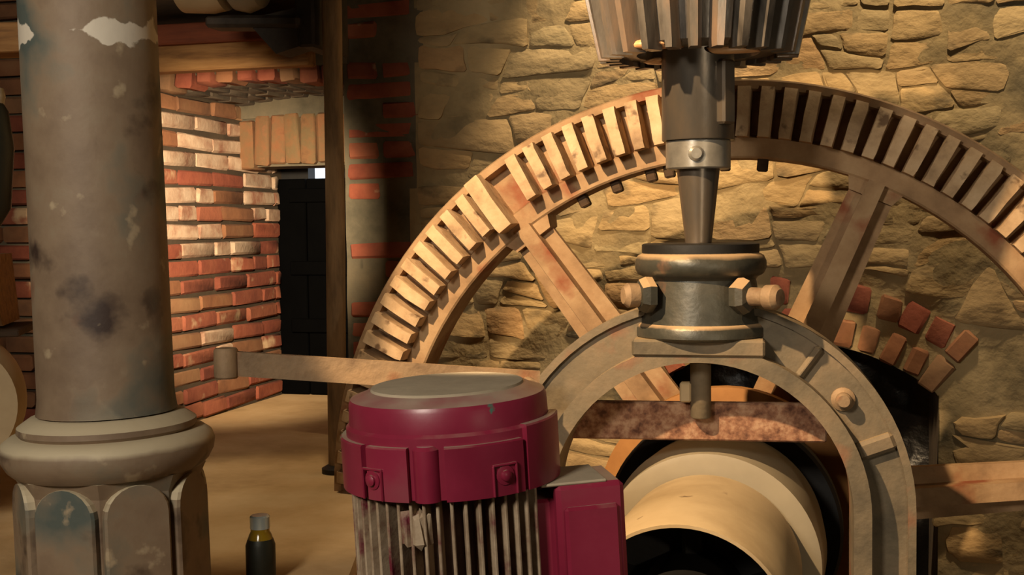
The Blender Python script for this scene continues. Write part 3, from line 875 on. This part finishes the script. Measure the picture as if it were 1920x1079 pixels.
# ------------------------------------------------------------------ timbers and line shaft at the top left
u0, u1 = wall_uz(230, 100, -.05)[0], wall_uz(600, 100, -.05)[0]
for (ya, yb, xr, mname, v, lab) in ((76, 132, 585, 'wood', -.06, 'pale brown lintel board directly over the alcove arch'), (38, 80, 548, 'wood_red', -.085, 'reddish board above the pale lintel board'),
                                   (-40, 42, 600, 'wood_dark', -.03, 'dark topmost lintel board behind the overhead pulley')):
    uu0 = wall_uz(200, 100, v)[0]; uu1 = wall_uz(xr, 100, v)[0]
    za, zb_ = wall_uz(450, ya, v)[1], wall_uz(450, yb, v)[1]
    b = MB(); b.box(((uu0 + uu1) / 2, v, (za + zb_) / 2), (uu1 - uu0, .055, za - zb_ - .003), bev=.004, jit=.002)
    o = part('lintel_board', b, M[mname], None, 0, WALL_M)
    tag(o, lab, 'board', 'boards over the alcove')
lp = P(395, -62, 3.0)
ls = thing('line_shaft_pulley', 'beige pulley on an overhead shaft at the top edge', 'pulley', T(lp) @ RZ(-8))
b = MB(); b.lathe([(.02, -.075), (.08, -.078), (.106, -.07), (.110, .0), (.104, .035), (.02, .036)], 48, RY(90)); part('drum', b, M['drum'], ls, 35)
b = MB(); b.lathe([(.02, .034), (.075, .036), (.105, .06), (.112, .09), (.10, .122), (.06, .14), (.02, .14)], 48, RY(90)); part('bearing_cap', b, M['drum_grey'], ls, 35)
b = MB(); b.lathe([(.022, -.5), (.022, .30)], 24, RY(90)); part('shaft', b, M['steel_dark'], ls, 35)
br = thing('iron_bracket', 'dark cast iron bracket under the overhead pulley', 'bracket', T(P(470, 40, 3.05)) @ RZ(-15))
b = MB(); b.box((.02, 0, -.005), (.25, .08, .03), bev=.008); part('saddle', b, M['iron_dark'], br, 0, RY(3))
b = MB(); b.loft([[(.00, -.03, .0), (.13, -.03, .02), (.13, .04, .02), (.0, .04, .0)], [(.075, -.02, -.085), (.135, -.02, -.07), (.135, .06, -.07), (.075, .06, -.085)]]); part('arm', b, M['iron_dark'], br)
b = MB(); b.box((.145, .10, .05), (.05, .22, .24), bev=.006); part('wall_plate', b, M['iron_dark'], br)

# left of the column
jb = P(-60, 78, 2.6)
b = MB(); b.box((0, 0, 0), (.42, .09, .062), bev=.005, jit=.003); o = part('timber_rail', b, M['wood'], None, 0, T(jb) @ RZ(-4)); tag(o, 'pale timber rail at the far left behind the column', 'rail')
dr = thing('side_pulley', 'rounded beige drum low at the left edge behind the column', 'pulley', T(P(-90, 752, 2.45)) @ RZ(20))
b = MB(); b.lathe([(.03, -.10), (.125, -.10), (.137, -.06), (.14, 0), (.137, .06), (.125, .10), (.03, .10)], 48, RX(90)); part('drum', b, M['drum'], dr, 35)
b = MB(); b.lathe([(.03, -.14), (.03, .14)], 20, RX(90)); part('axle', b, M['black'], dr, 35)
b = MB(); b.box((0, .13, -(P(-90, 752, 2.45).z - LEDGE) / 2), (.07, .05, P(-90, 752, 2.45).z - LEDGE), bev=.005); part('stand', b, M['wood_dark'], dr)
hp = thing('feed_pipe', 'dark curved machine pipe at the left edge', 'pipe', T(P(-44, 480, 2.3)))
b = MB()
b.tube([(.0, 0, .29), (.012, 0, .28), (.020, 0, .26), (.026, 0, .20), (.018, 0, .10), (-.03, 0, .02), (-.10, 0, -.02)], [.030, .040, .046, .048, .048, .045, .045], 20); part('pipe', b, M['dark_machine'], hp, 50)
b = MB(); b.lathe([(.055, -.015), (.058, 0), (.055, .015)], 24, T((.002, 0, .295))); part('flange', b, M['white'], hp, 35)
hz = P(-30, 555, 2.7)
ho = thing('wooden_hopper', 'ochre tapered hopper at the left edge above the drum', 'hopper', T(hz) @ RZ(12))
b = MB(); b.loft([[(-.10, -.1, -.06), (.055, -.1, -.06), (.055, .1, -.06), (-.10, .1, -.06)], [(-.16, -.14, .09), (.035, -.14, .09), (.035, .14, .09), (-.16, .14, .09)]]); part('body', b, M['wood'], ho)
b = MB(); b.box((-.02, 0, -.075), (.22, .24, .016), bev=.003); part('base_board', b, M['wood_dark'], ho)
b = MB(); b.box((-.05, 0, -.085 - .05), (.12, .16, .10), bev=.004); part('spout', b, M['black'], ho)
b = MB(); b.box((-.08, .0, (-.18 - (hz.z - LEDGE)) / 2), (.05, .05, hz.z - LEDGE - .18), bev=.004); part('leg', b, M['wood_dark'], ho)

# ------------------------------------------------------------------ small oil bottle on the ledge
ob = P(490, 1050, 2.0)
t_ = (LEDGE - CAMZ) / ray(490, 1092).z; ob = CO + ray(490, 1092) * t_
bt = thing('oil_bottle', 'small amber oil bottle with a bright tin cap', 'bottle', T((ob.x, ob.y, LEDGE)))
bs = ob.y / FPX
b = MB(); b.lathe([(26 * bs, 0), (28 * bs, 4 * bs), (28 * bs, 72 * bs), (24 * bs, 84 * bs)], 28); part('body', b, M['dark_machine'], bt, 35)
b = MB(); b.lathe([(24 * bs, 83 * bs), (21 * bs, 92 * bs), (18 * bs, 98 * bs), (18 * bs, 106 * bs)], 28); part('neck', b, M['oil'], bt, 35)
b = MB(); b.lathe([(19 * bs, 104 * bs), (19 * bs, 126 * bs), (16 * bs, 129 * bs)], 28); part('cap', b, M['chrome'], bt, 35)
